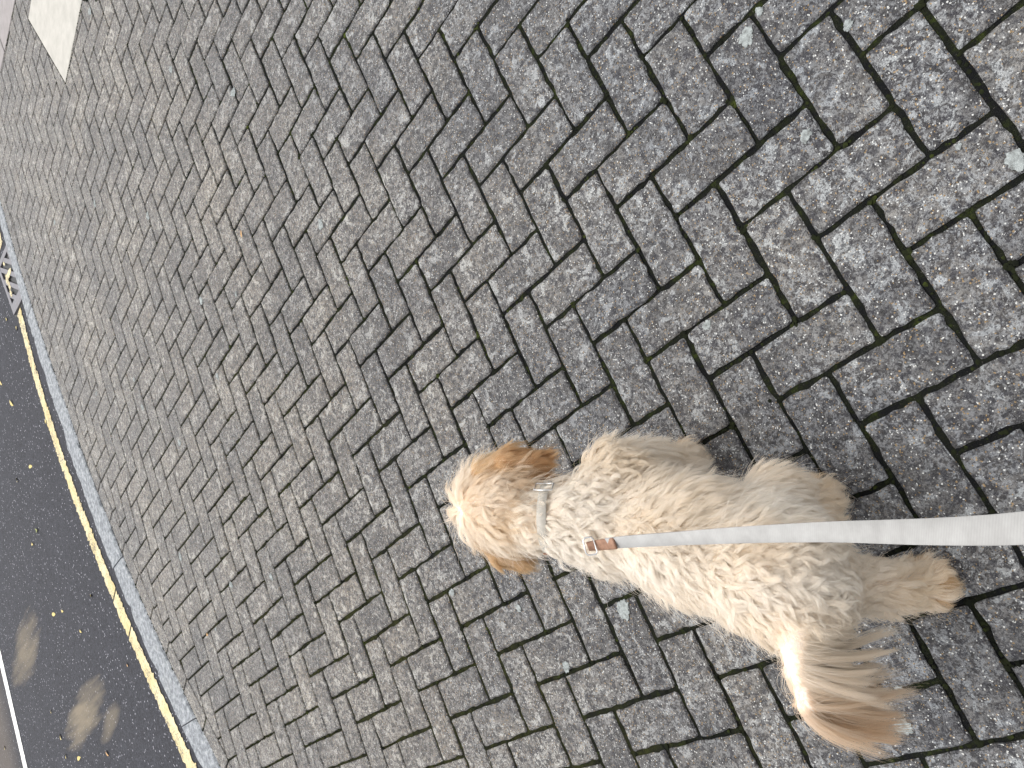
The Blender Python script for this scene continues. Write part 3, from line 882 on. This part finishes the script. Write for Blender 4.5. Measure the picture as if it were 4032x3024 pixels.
# second strand widens the ears into flaps
cap((.405, -.040, .362), .014, (.348, -.030, .332), .016, 5, .012)
cap((.385, -.060, .372), .014, (.340, -.060, .352), .015, 5, .012)
cap((.385, -.152, .355), .013, (.368, -.195, .310), .014, 6, .012)
TAIL = [(-.138, -.066, .318), (-.165, -.108, .340), (-.185, -.148, .338), (-.208, -.180, .308)]
cap(TAIL[0], .024, TAIL[1], .015, 7, .02)
cap(TAIL[1], .014, TAIL[2], .011, 7, .01)
cap(TAIL[2], .011, TAIL[3], .007, 7, .01)

def prim_dist(P, a, ra, b, rb):
    ab = b - a
    h = np.clip(((P - a) @ ab) / max(1e-12, ab @ ab), 0, 1)
    return np.linalg.norm(P - a - h[..., None] * ab, axis=-1) - (ra + (rb - ra) * h)
def sdf(P):
    d = None
    for a, ra, b, rb, reg, k in PR:
        q = prim_dist(P, a, ra, b, rb)
        if d is None: d = q
        else:
            h = np.maximum(k - np.abs(d - q), 0) / k
            d = np.minimum(d, q) - h * h * k * 0.25
    return d
H = 0.006
lo = np.array([-0.29, -0.15, -0.012]); hi = np.array([0.54, 0.26, 0.44])
dims = np.ceil((hi - lo) / H).astype(int)
gx, gy, gz = [lo[i] + H * np.arange(dims[i]) for i in range(3)]
grid = np.stack(np.meshgrid(gx, gy, gz, indexing='ij'), -1).reshape(-1, 3)
Fv = sdf(grid).reshape(dims)
def surface_nets(F, lo, h):
    s = F < 0
    nx, ny, nz = F.shape
    acc = np.zeros((nx - 1, ny - 1, nz - 1, 3)); cnt = np.zeros((nx - 1, ny - 1, nz - 1))
    corners = [(i, j, k) for i in (0, 1) for j in (0, 1) for k in (0, 1)]
    sl = lambda c: tuple(slice(c[d], F.shape[d] - 1 + c[d]) for d in range(3))
    for c in corners:
        for ax in range(3):
            if c[ax]: continue
            e = list(c); e[ax] = 1
            a, b = F[sl(c)], F[sl(e)]
            m = (a < 0) != (b < 0)
            tt = np.where(m, a / np.where(m, a - b, 1), 0)
            for d in range(3):
                acc[..., d] += np.where(m, c[d] + (tt if d == ax else 0), 0)
            cnt += m
    act = cnt > 0
    ids = -np.ones(act.shape, int); ids[act] = np.arange(act.sum())
    ii = np.argwhere(act)
    V = lo + h * (ii + acc[act] / cnt[act][:, None])
    faces = []
    for ax in range(3):
        u, w = (ax + 1) % 3, (ax + 2) % 3
        a = s[tuple(slice(0, -1) if d == ax else slice(None) for d in range(3))]
        b = s[tuple(slice(1, None) if d == ax else slice(None) for d in range(3))]
        for q in np.argwhere(a != b):
            if q[u] == 0 or q[w] == 0 or q[u] >= act.shape[u] or q[w] >= act.shape[w]: continue
            f = []
            for du, dw in ((0, 0), (-1, 0), (-1, -1), (0, -1)):
                p = q.copy(); p[u] += du; p[w] += dw
                f.append(ids[tuple(p)])
            faces.append(f if a[tuple(q)] else f[::-1])
    return V, faces
DV, DFc = surface_nets(Fv, lo, H)
DFc = [f[::-1] for f in DFc] if False else DFc
t = NT('dog_skin')
t.principled(t.ramp(t.noise(30, 3), (0.3, (0.78, 0.66, 0.56)), (0.7, (0.86, 0.76, 0.66))), 0.9, None, 0.1)
dog = mesh_obj('dog', DV, DFc, t.m, None, smooth=True)
dog.location = (DO[0], DO[1], 0)
dog.rotation_euler = (0, 0, dog_rot)
tag(dog, 'curly cream dog with apricot ears walking away on a white lead', 'dog')

# fur -------------------------------------------------------------------------
def grad(P, e=0.002):
    g = np.stack([sdf(P + np.eye(3)[i] * e) - sdf(P - np.eye(3)[i] * e) for i in range(3)], 1)
    return g / np.linalg.norm(g, axis=1, keepdims=True)
tri = []
for f in DFc: tri += [(f[0], f[1], f[2]), (f[0], f[2], f[3])]
tri = np.array(tri)
A_, B_, C_ = DV[tri[:, 0]], DV[tri[:, 1]], DV[tri[:, 2]]
ta = 0.5 * np.linalg.norm(np.cross(B_ - A_, C_ - A_), axis=1)
def sample(n):
    k = rng.choice(len(tri), n, p=ta / ta.sum())
    r1, r2 = np.sqrt(rng.random(n)), rng.random(n)
    return A_[k] * (1 - r1)[:, None] + B_[k] * (r1 * (1 - r2))[:, None] + C_[k] * (r1 * r2)[:, None]
def regions(P):
    D = np.stack([prim_dist(P, a, ra, b, rb) for a, ra, b, rb, reg, k in PR], 1)
    return np.array([p[4] for p in PR])[D.argmin(1)]
unit = lambda v: v / np.maximum(1e-9, np.linalg.norm(v, axis=-1, keepdims=True))
def value_noise(P, scale, seed):
    r = np.random.default_rng(seed)
    out = np.zeros(len(P))
    for k in range(5):
        w = r.normal(0, scale, 3); out += np.sin(P @ w + r.uniform(0, 6.28))
    return out / 3.2

def fur_field(P, reg, N):
    """comb direction, length, lift, curl amplitude, colour for roots P"""
    n = len(P)
    comb = np.zeros((n, 3)); L = np.full(n, .030); lift = np.full(n, .55); amp = np.full(n, .0038); col = np.zeros((n, 3))
    fwd, lat, z = P[:, 0], P[:, 1], P[:, 2]
    cream = np.array([.90, .66, .42]); white = np.array([.95, .82, .66]); tan = np.array([.66, .37, .16]); apricot = np.array([.36, .155, .052])
    nz = value_noise(P, 22, 3); nz2 = value_noise(P, 60, 4)
    mixc = lambda a, b, f: a + (b - a) * np.clip(f, 0, 1)[:, None]
    # torso: back and down, loose curls along the spine, smoother flanks
    axis = 0.058 - 0.17 * (0.20 - fwd)
    side = np.tanh((lat - axis) / .05)
    b = (reg == 0) | (reg == 3)
    comb[b] = np.stack([-np.ones(n) * .9, side * .45, -np.abs(side) * .55], 1)[b]
    spine = np.exp(-((lat - axis) / .055) ** 2) * (z > .25)
    L[b] = (.050 + .014 * spine)[b]; lift[b] = (.22 + .22 * spine)[b]; amp[b] = (.0028 + .0048 * spine)[b]
    col[b] = mixc(cream, white, .45 + .35 * nz + .25 * spine)[b]
    # hind quarters curlier
    h = b & (fwd < -.04)
    amp[h] = np.maximum(amp[h], .0042); lift[h] = np.maximum(lift[h], .36); L[h] = .046
    # ruff just behind the collar
    rf = b & (fwd > .195) & (fwd < .27) & (z > .27)
    amp[rf] = .0078; lift[rf] = .55; L[rf] = .058
    col[rf] = mixc(cream, white, .7 + .4 * nz)[rf]
    nk = (fwd > .278) & (fwd < .312) & (reg == 3)
    L[nk] = .016; lift[nk] = .35
    lg = reg == 1
    comb[lg] = (-.25, 0, -1); L[lg] = .040; lift[lg] = .70; amp[lg] = .0045; col[lg] = mixc(cream, white, .3 + .5 * nz)[lg]
    pw = reg == 2
    comb[pw] = (-.3, 0, -.6); L[pw] = .028; lift[pw] = .8; amp[pw] = .003
    col[pw] = mixc(tan, cream, .25 + .5 * nz)[pw]
    # head: radiates from a whorl on the crown
    hd = reg == 4
    cr = np.array([.435, .102, .41])
    rad = P - cr
    comb[hd] = unit(rad * np.array([1, 1, .6]))[hd] + np.array([-.35, 0, -.1])
    L[hd] = .060; lift[hd] = .40; amp[hd] = .0048
    rt = np.clip((.085 - lat) / .06, 0, 1)           # towards the right ear
    col[hd] = mixc(mixc(cream, white, .45 + .5 * nz), tan, .30 + .50 * rt * (fwd < .445) + .25 * nz2)[hd]
    for rg, E_ in ((5, EAR_R), (6, EAR_L)):
        m = reg == rg
        ax = unit(dl(E_[2]) - dl(E_[0]))
        comb[m] = ax + np.array([0, 0, -.25]); L[m] = .036; lift[m] = .30; amp[m] = .0030
        s = np.clip((P - dl(E_[0])) @ ax / np.linalg.norm(dl(E_[2]) - dl(E_[0])), 0, 1)
        col[m] = mixc(tan, apricot if rg == 5 else apricot * .5 + tan * .5, .2 + .9 * s + .3 * nz2)[m]
    tl = reg == 7
    ax = unit(dl(TAIL[3]) - dl(TAIL[0]))
    s = np.clip((P - dl(TAIL[0])) @ ax / np.linalg.norm(dl(TAIL[3]) - dl(TAIL[0])), 0, 1)
    comb[tl] = ax * .55 + np.array([-.30, 0, -.80])
    L[tl] = (.032 + .060 * np.sin(np.pi * np.clip(.10 + .72 * s, 0, 1)))[tl]; lift[tl] = .10; amp[tl] = .0020
    col[tl] = mixc(cream * .5 + white * .5, np.array([.70, .40, .21]), s ** 1.4 * 1.1 + .12 * nz2)[tl]
    comb = comb - (comb * N).sum(1, keepdims=True) * N
    return unit(comb), L, lift, amp, col

NW = 6500
WP = sample(NW)
tail_wisps = []
WR = regions(WP); WN = grad(WP)
WC, WL, WLi, WA, WCol = fur_field(WP, WR, WN)
WC = unit(WC + rng.normal(0, .30, (NW, 3)))
WC = unit(WC - (WC * WN).sum(1, keepdims=True) * WN)
wfreq = rng.uniform(.75, 1.35, NW); wph = rng.uniform(0, 6.28, NW); wlen = rng.uniform(.75, 1.3, NW); wsgn = np.where(rng.random(NW) < .5, 1, -1)
wtone = rng.uniform(.90, 1.05, NW)
tree = kdtree.KDTree(NW)
for i, q in enumerate(WP): tree.insert(q, i)
tree.balance()
PTS = 10
u = np.linspace(0, 1, PTS)
def strand(P, N, C, L, lift, amp, ph, fr, sg, reg):
    S = np.cross(N, C)
    n = len(P)
    grav = np.where(reg == 7, .95, np.where((reg == 5) | (reg == 6), .25, .16))
    path = (P[:, None] + L[:, None, None] * (N[:, None] * (lift[:, None, None] * (u - .55 * u ** 2)[None, :, None])
            + C[:, None] * ((1 - .35 * lift)[:, None, None] * (u ** 1.15)[None, :, None])))
    path[:, :, 2] -= (grav * L)[:, None] * (u ** 1.8)[None]
    lam = np.where(reg == 7, .080, .050)
    th = ph[:, None] + (6.283 * L / lam * fr)[:, None] * u[None]
    env = (amp[:, None] * (u ** .8)[None])
    path += S[:, None] * (np.sin(th) - np.sin(ph)[:, None] * (1 - u)[None])[..., None] * env[..., None]
    path += N[:, None] * (np.cos(th) * sg[:, None])[..., None] * env[..., None] * .8
    return path
def make_fur(name, mask_regs, n_total, radius):
    P = sample(n_total)
    reg = regions(P)
    keep = np.isin(reg, mask_regs)
    P, reg = P[keep], reg[keep]
    N = grad(P)
    C, L, lift, amp, col = fur_field(P, reg, N)
    w = np.array([tree.find(q)[1] for q in P])
    C = unit(C * .35 + WC[w]); C = unit(C - (C * N).sum(1, keepdims=True) * N)
    L = L * wlen[w] * rng.uniform(.75, 1.12, len(P))
    stray = rng.random(len(P)) < .07
    ph = wph[w] + rng.normal(0, .6, len(P)) + stray * rng.normal(0, 2, len(P))
    L = np.where(stray, L * 1.25, L); C = unit(C + stray[:, None] * rng.normal(0, .5, C.shape)); lift = np.where(stray, lift * 1.4, lift); fr = wfreq[w]; sg = wsgn[w]
    path = strand(P, N, C, L, lift * rng.uniform(.8, 1.2, len(P)), amp, ph, fr, sg, reg)
    guide = strand(WP[w], WN[w], WC[w], WL[w] * wlen[w], WLi[w], WA[w], wph[w], wfreq[w], wsgn[w], WR[w])
    stiff = np.clip((amp - .0016) / .005, 0, 1)
    cl = (((.22 + .38 * stiff + .15 * (reg == 7)) + .30 * rng.random(len(P)))[:, None] * (u ** .6)[None])[:, :, None]
    same = (WR[w] == reg)[:, None, None]
    path = np.where(same, path * (1 - cl) + (guide + (P - WP[w])[:, None] * .22) * cl, path)
    path[:, :, 2] = np.maximum(path[:, :, 2], .003)
    col = col * wtone[w][:, None] * rng.uniform(.94, 1.05, len(P))[:, None]
    hc = bpy.data.hair_curves.new(name)
    hc.add_curves([PTS] * len(P))
    hc.attributes['position'].data.foreach_set('vector', path.astype(np.float32).ravel())
    rr = np.tile(radius * (1 - .75 * u ** 1.5), len(P)).astype(np.float32)
    ra = hc.attributes.get('radius') or hc.attributes.new('radius', 'FLOAT', 'POINT')
    ra.data.foreach_set('value', rr)
    ca = hc.attributes.new('tint', 'FLOAT_COLOR', 'CURVE')
    ca.data.foreach_set('color', np.concatenate([np.clip(col, 0, .97), np.ones((len(P), 1))], 1).astype(np.float32).ravel())
    hc.materials.append(fur_mat)
    o = bpy.data.objects.new(name, hc)
    link(o, dog)
    return o

t = NT('fur')
tint = t.new('ShaderNodeAttribute', attribute_name='tint').outputs['Color']
hb = t.new('ShaderNodeBsdfHairPrincipled', parametrization='COLOR')
t.put(hb.inputs['Color'], tint)
hb.inputs['Roughness'].default_value = .35
hb.inputs['Radial Roughness'].default_value = .75
hb.inputs['Random Roughness'].default_value = .2
gm_ = t.new('ShaderNodeGamma'); t.put(gm_.inputs['Color'], tint); gm_.inputs['Gamma'].default_value = .50
df = t.new('ShaderNodeBsdfDiffuse'); t.put(df.inputs['Color'], gm_.outputs[0])
tr = t.new('ShaderNodeBsdfTranslucent'); t.put(tr.inputs['Color'], gm_.outputs[0])
m1 = t.new('ShaderNodeMixShader'); m1.inputs[0].default_value = .5
t.l.new(df.outputs[0], m1.inputs[1]); t.l.new(tr.outputs[0], m1.inputs[2])
m2 = t.new('ShaderNodeMixShader'); m2.inputs[0].default_value = .5
t.l.new(hb.outputs[0], m2.inputs[1]); t.l.new(m1.outputs[0], m2.inputs[2])
t.l.new(m2.outputs[0], t.out.inputs['Surface'])
fur_mat = t.m
NF = 220000
make_fur('coat', [0, 1, 2, 3, 4], NF, .00026)
make_fur('ear_fur', [5], NF, .00026)['label'] = 'apricot fur of the right ear'
make_fur('ear_fur', [6], NF, .00026)['label'] = 'sandy fur of the left ear'
make_fur('tail_plume', [7], NF * 3, .00026)['label'] = 'long feathered tail fur turning apricot at the tip'

# eyes, nose, collar -------------------------------------------------------------
def ball(name, c, r, mat, parent, scale=(1, 1, 1)):
    bm = bmesh.new()
    bmesh.ops.create_uvsphere(bm, u_segments=16, v_segments=10, radius=r)
    o = bm_obj(name, bm, mat, parent, True)
    o.location = c; o.scale = scale
    return o
t = NT('dark_eye'); t.principled((.012, .008, .006), .15, None, .6); eye_mat = t.m
t = NT('nose_leather'); t.principled((.02, .016, .015), .4, t.bump(t.voro(900).outputs['Distance'], .5, .001)); nose_mat = t.m
for sgn in (-1, 1):
    ball('eye', tuple(dl((.462, -.109 + sgn * .030, .352))), .010, eye_mat, dog)
ball('nose', tuple(dl((.518, -.129, .302))), .013, nose_mat, dog, (.8, 1.1, .85))
t = NT('pad'); t.principled((.02, .017, .018), .7); pad_mat = t.m
for q in ((.204, .000, .036), (.198, .011, .042), (.200, -.011, .042)):
    ball('paw_pad', tuple(dl(q)), .0085, pad_mat, dog, (1, 1, .7))

t = NT('webbing')
wv = t.new('ShaderNodeTexWave', wave_type='BANDS', bands_direction='DIAGONAL')
uvn = t.new('ShaderNodeTexCoord')
t.put(wv.inputs['Vector'], uvn.outputs['UV']); wv.inputs['Scale'].default_value = 1.0
c = t.ramp(t.noise(35, 5, 0.65), (0.3, (0.31, 0.305, 0.295)), (0.7, (0.40, 0.395, 0.385)))
c = t.mix(t.ramp(wv.outputs['Fac'], (0.2, 0.12), (0.7, 0.0)), c, (0.22, 0.215, 0.205))
t.principled(c, 0.85, t.bump(wv.outputs['Fac'], .25, .0004), .2)
web = t.m
t = NT('collar_webbing'); t.principled(t.ramp(t.noise(160, 4), (0.3, (.40, .37, .32)), (0.7, (.50, .465, .41))), .85, t.bump(t.noise(900, 2), .4, .0005), .2); band = t.m
t = NT('brown_leather'); t.principled(t.ramp(t.noise(120, 4), (0.3, (0.20, 0.105, 0.065)), (0.7, (0.32, 0.18, 0.115))), .6, t.bump(t.noise(400, 3), .4, .0006), .35); leather = t.m
t = NT('polished_steel'); t.principled((.72, .71, .69), .22, None, .5, 1.0); steel = t.m

def sweep(name, pts, wid, width, thick, mat, parent=None, closed=False):
    """a flat strap along pts; wid gives the unit width direction at each point"""
    pts = np.array(pts); n = len(pts)
    V, UV, F = [], [], []
    dist = np.concatenate([[0], np.cumsum(np.linalg.norm(np.diff(pts, axis=0), axis=1))])
    for i in range(n):
        tg = pts[(i + 1) % n] - pts[i - 1] if closed else pts[min(i + 1, n - 1)] - pts[max(i - 1, 0)]
        tg /= np.linalg.norm(tg)
        ww = wid[i] - tg * (wid[i] @ tg); ww /= np.linalg.norm(ww)
        nn = np.cross(tg, ww)
        h = width / 2 if np.isscalar(width) else width[i] / 2
        for a, b in ((-h, -.3), (-h * .96, .5), (h * .96, .5), (h, -.3), (h * .96, -.5), (-h * .96, -.5)):
            V.append(pts[i] + ww * a + nn * thick * b)
    m = 6
    for i in range(n if closed else n - 1):
        j = (i + 1) % n
        for k in range(m):
            F.append((i * m + k, i * m + (k + 1) % m, j * m + (k + 1) % m, j * m + k))
    if not closed:
        F.append(tuple(range(m))[::-1]); F.append(tuple((n - 1) * m + k for k in range(m)))
    o = mesh_obj(name, V, F, mat, parent, True)
    uvl = o.data.uv_layers.new(name='UVMap')
    for lp in o.data.loops:
        i, k = divmod(lp.vertex_index, m)
        uvl.data[lp.index].uv = (dist[i] * 200, (k if k < 4 else 5.5 - k) * 1.25)
    return o
def wire(name, pts, r, mat, parent=None):
    pts = np.array(pts); n, m = len(pts), 8
    V, F = [], []
    pl = np.linalg.svd(pts - pts.mean(0))[2][2]
    for i in range(n):
        a, b = unit(pts[i] - pts[i - 1]), unit(pts[(i + 1) % n] - pts[i])
        tg = unit(a + b); sd_ = np.cross(tg, pl)
        k = 1 / max(.5, float(np.sqrt((1 + a @ b) / 2)))
        for j in range(m):
            an = 6.2832 * j / m
            V.append(pts[i] + sd_ * (r * k * math.cos(an)) + pl * (r * math.sin(an)))
    for i in range(n):
        i2 = (i + 1) % n
        for j in range(m):
            j2 = (j + 1) % m
            F.append((i * m + j, i2 * m + j, i2 * m + j2, i * m + j2))
    return mesh_obj(name, V, F, mat, parent, True)
nc = dl((.292, -.077, .330)); na = unit(dl((.100, -.027, .055)))
e1 = unit(np.cross(na, np.array([0, 0, 1.]))); e2 = np.cross(e1, na)
ring = [nc + (e1 * math.cos(a) + e2 * math.sin(a)) * (.0605) for a in np.linspace(0, 6.2832, 49)[:-1]]
collar = sweep('collar', ring, [na] * 48, .016, .0026, band, dog, True)
def on_collar(a, r, off): return nc + (e1 * math.cos(a) + e2 * math.sin(a)) * r + na * off
A0 = math.atan2((dl((.295, -.015, .36)) - nc) @ e2, (dl((.295, -.015, .36)) - nc) @ e1)
wire('collar_ring', [on_collar(A0 + da, .0660, off) for da, off in ((-.13, -.015), (.13, -.015), (.13, .015), (-.13, .015))], .0013, steel, collar)
A1 = math.atan2((dl((.295, -.14, .352)) - nc) @ e2, (dl((.295, -.14, .352)) - nc) @ e1)
arc = [A1 + x for x in np.linspace(-.32, .32, 9)]
sweep('leather_tab', [on_collar(a, .0632, 0) for a in arc], [na] * 9, .018, .0024, leather, collar)

# ------------------------------------------------------------------ lead
leash = bpy.data.objects.new('leash', None)
def cam_pt(u_, v_, d): return CAM_C + CAM_R.T @ (np.array([(u_ - 2016) / 3010.5487, (v_ - 1512) / 3010.5487, 1.0]) * d)
path = [(2395, 2140, 1.075), (2480, 2132, 1.04), (2688, 2119, .945), (2900, 2107, .845), (3100, 2099, .755), (3296, 2094, .675), (3600, 2094, .550), (3850, 2089, .475), (4032, 2079, .430), (4400, 2045, .360), (5000, 1960, .285)]
knots = np.array([cam_pt(*q) for q in path])
leash.location = tuple(knots[0]); link(leash)
tag(leash, 'off white webbing dog lead running from the dog towards the viewer', 'dog lead')
def catmull(K, m):
    out = []
    for i in range(len(K) - 1):
        p0, p1, p2, p3 = K[max(i - 1, 0)], K[i], K[i + 1], K[min(i + 2, len(K) - 1)]
        for s in np.arange(m) / m:
            out.append(.5 * (2 * p1 + (p2 - p0) * s + (2 * p0 - 5 * p1 + 4 * p2 - p3) * s ** 2 + (3 * p1 - p0 - 3 * p2 + p3) * s ** 3))
    out.append(K[-1]); return np.array(out)
line = catmull(knots, 10)
tw = np.radians(np.interp(np.arange(len(line)) / 10, [0, 2, 4, 6, 8, 10], [38, 40, 30, 16, 4, -6]))
wdir = [CAM_R[1] * math.cos(a) + CAM_R[2] * math.sin(a) for a in tw]
rel = line - knots[0]
sweep('strap', rel, wdir, .0185, .0020, web, leash)
tabp = np.array([cam_pt(2318, 2150, 1.110), cam_pt(2345, 2147, 1.105), cam_pt(2385, 2142, 1.086), cam_pt(2425, 2138, 1.061)]) - knots[0]
sweep('leather_tab', catmull(tabp, 4) + np.array([0, 0, .0022]), [CAM_R[1] * math.cos(.6) + CAM_R[2] * math.sin(.6)] * 13, .0165, .0030, leather, leash)
bk = [cam_pt(*q) - knots[0] for q in ((2296, 2128, 1.096), (2304, 2118, 1.096), (2328, 2114, 1.096), (2336, 2122, 1.096), (2352, 2172, 1.096), (2346, 2182, 1.096), (2318, 2186, 1.096), (2308, 2178, 1.096))]
wire('buckle', bk, .0012, steel, leash)
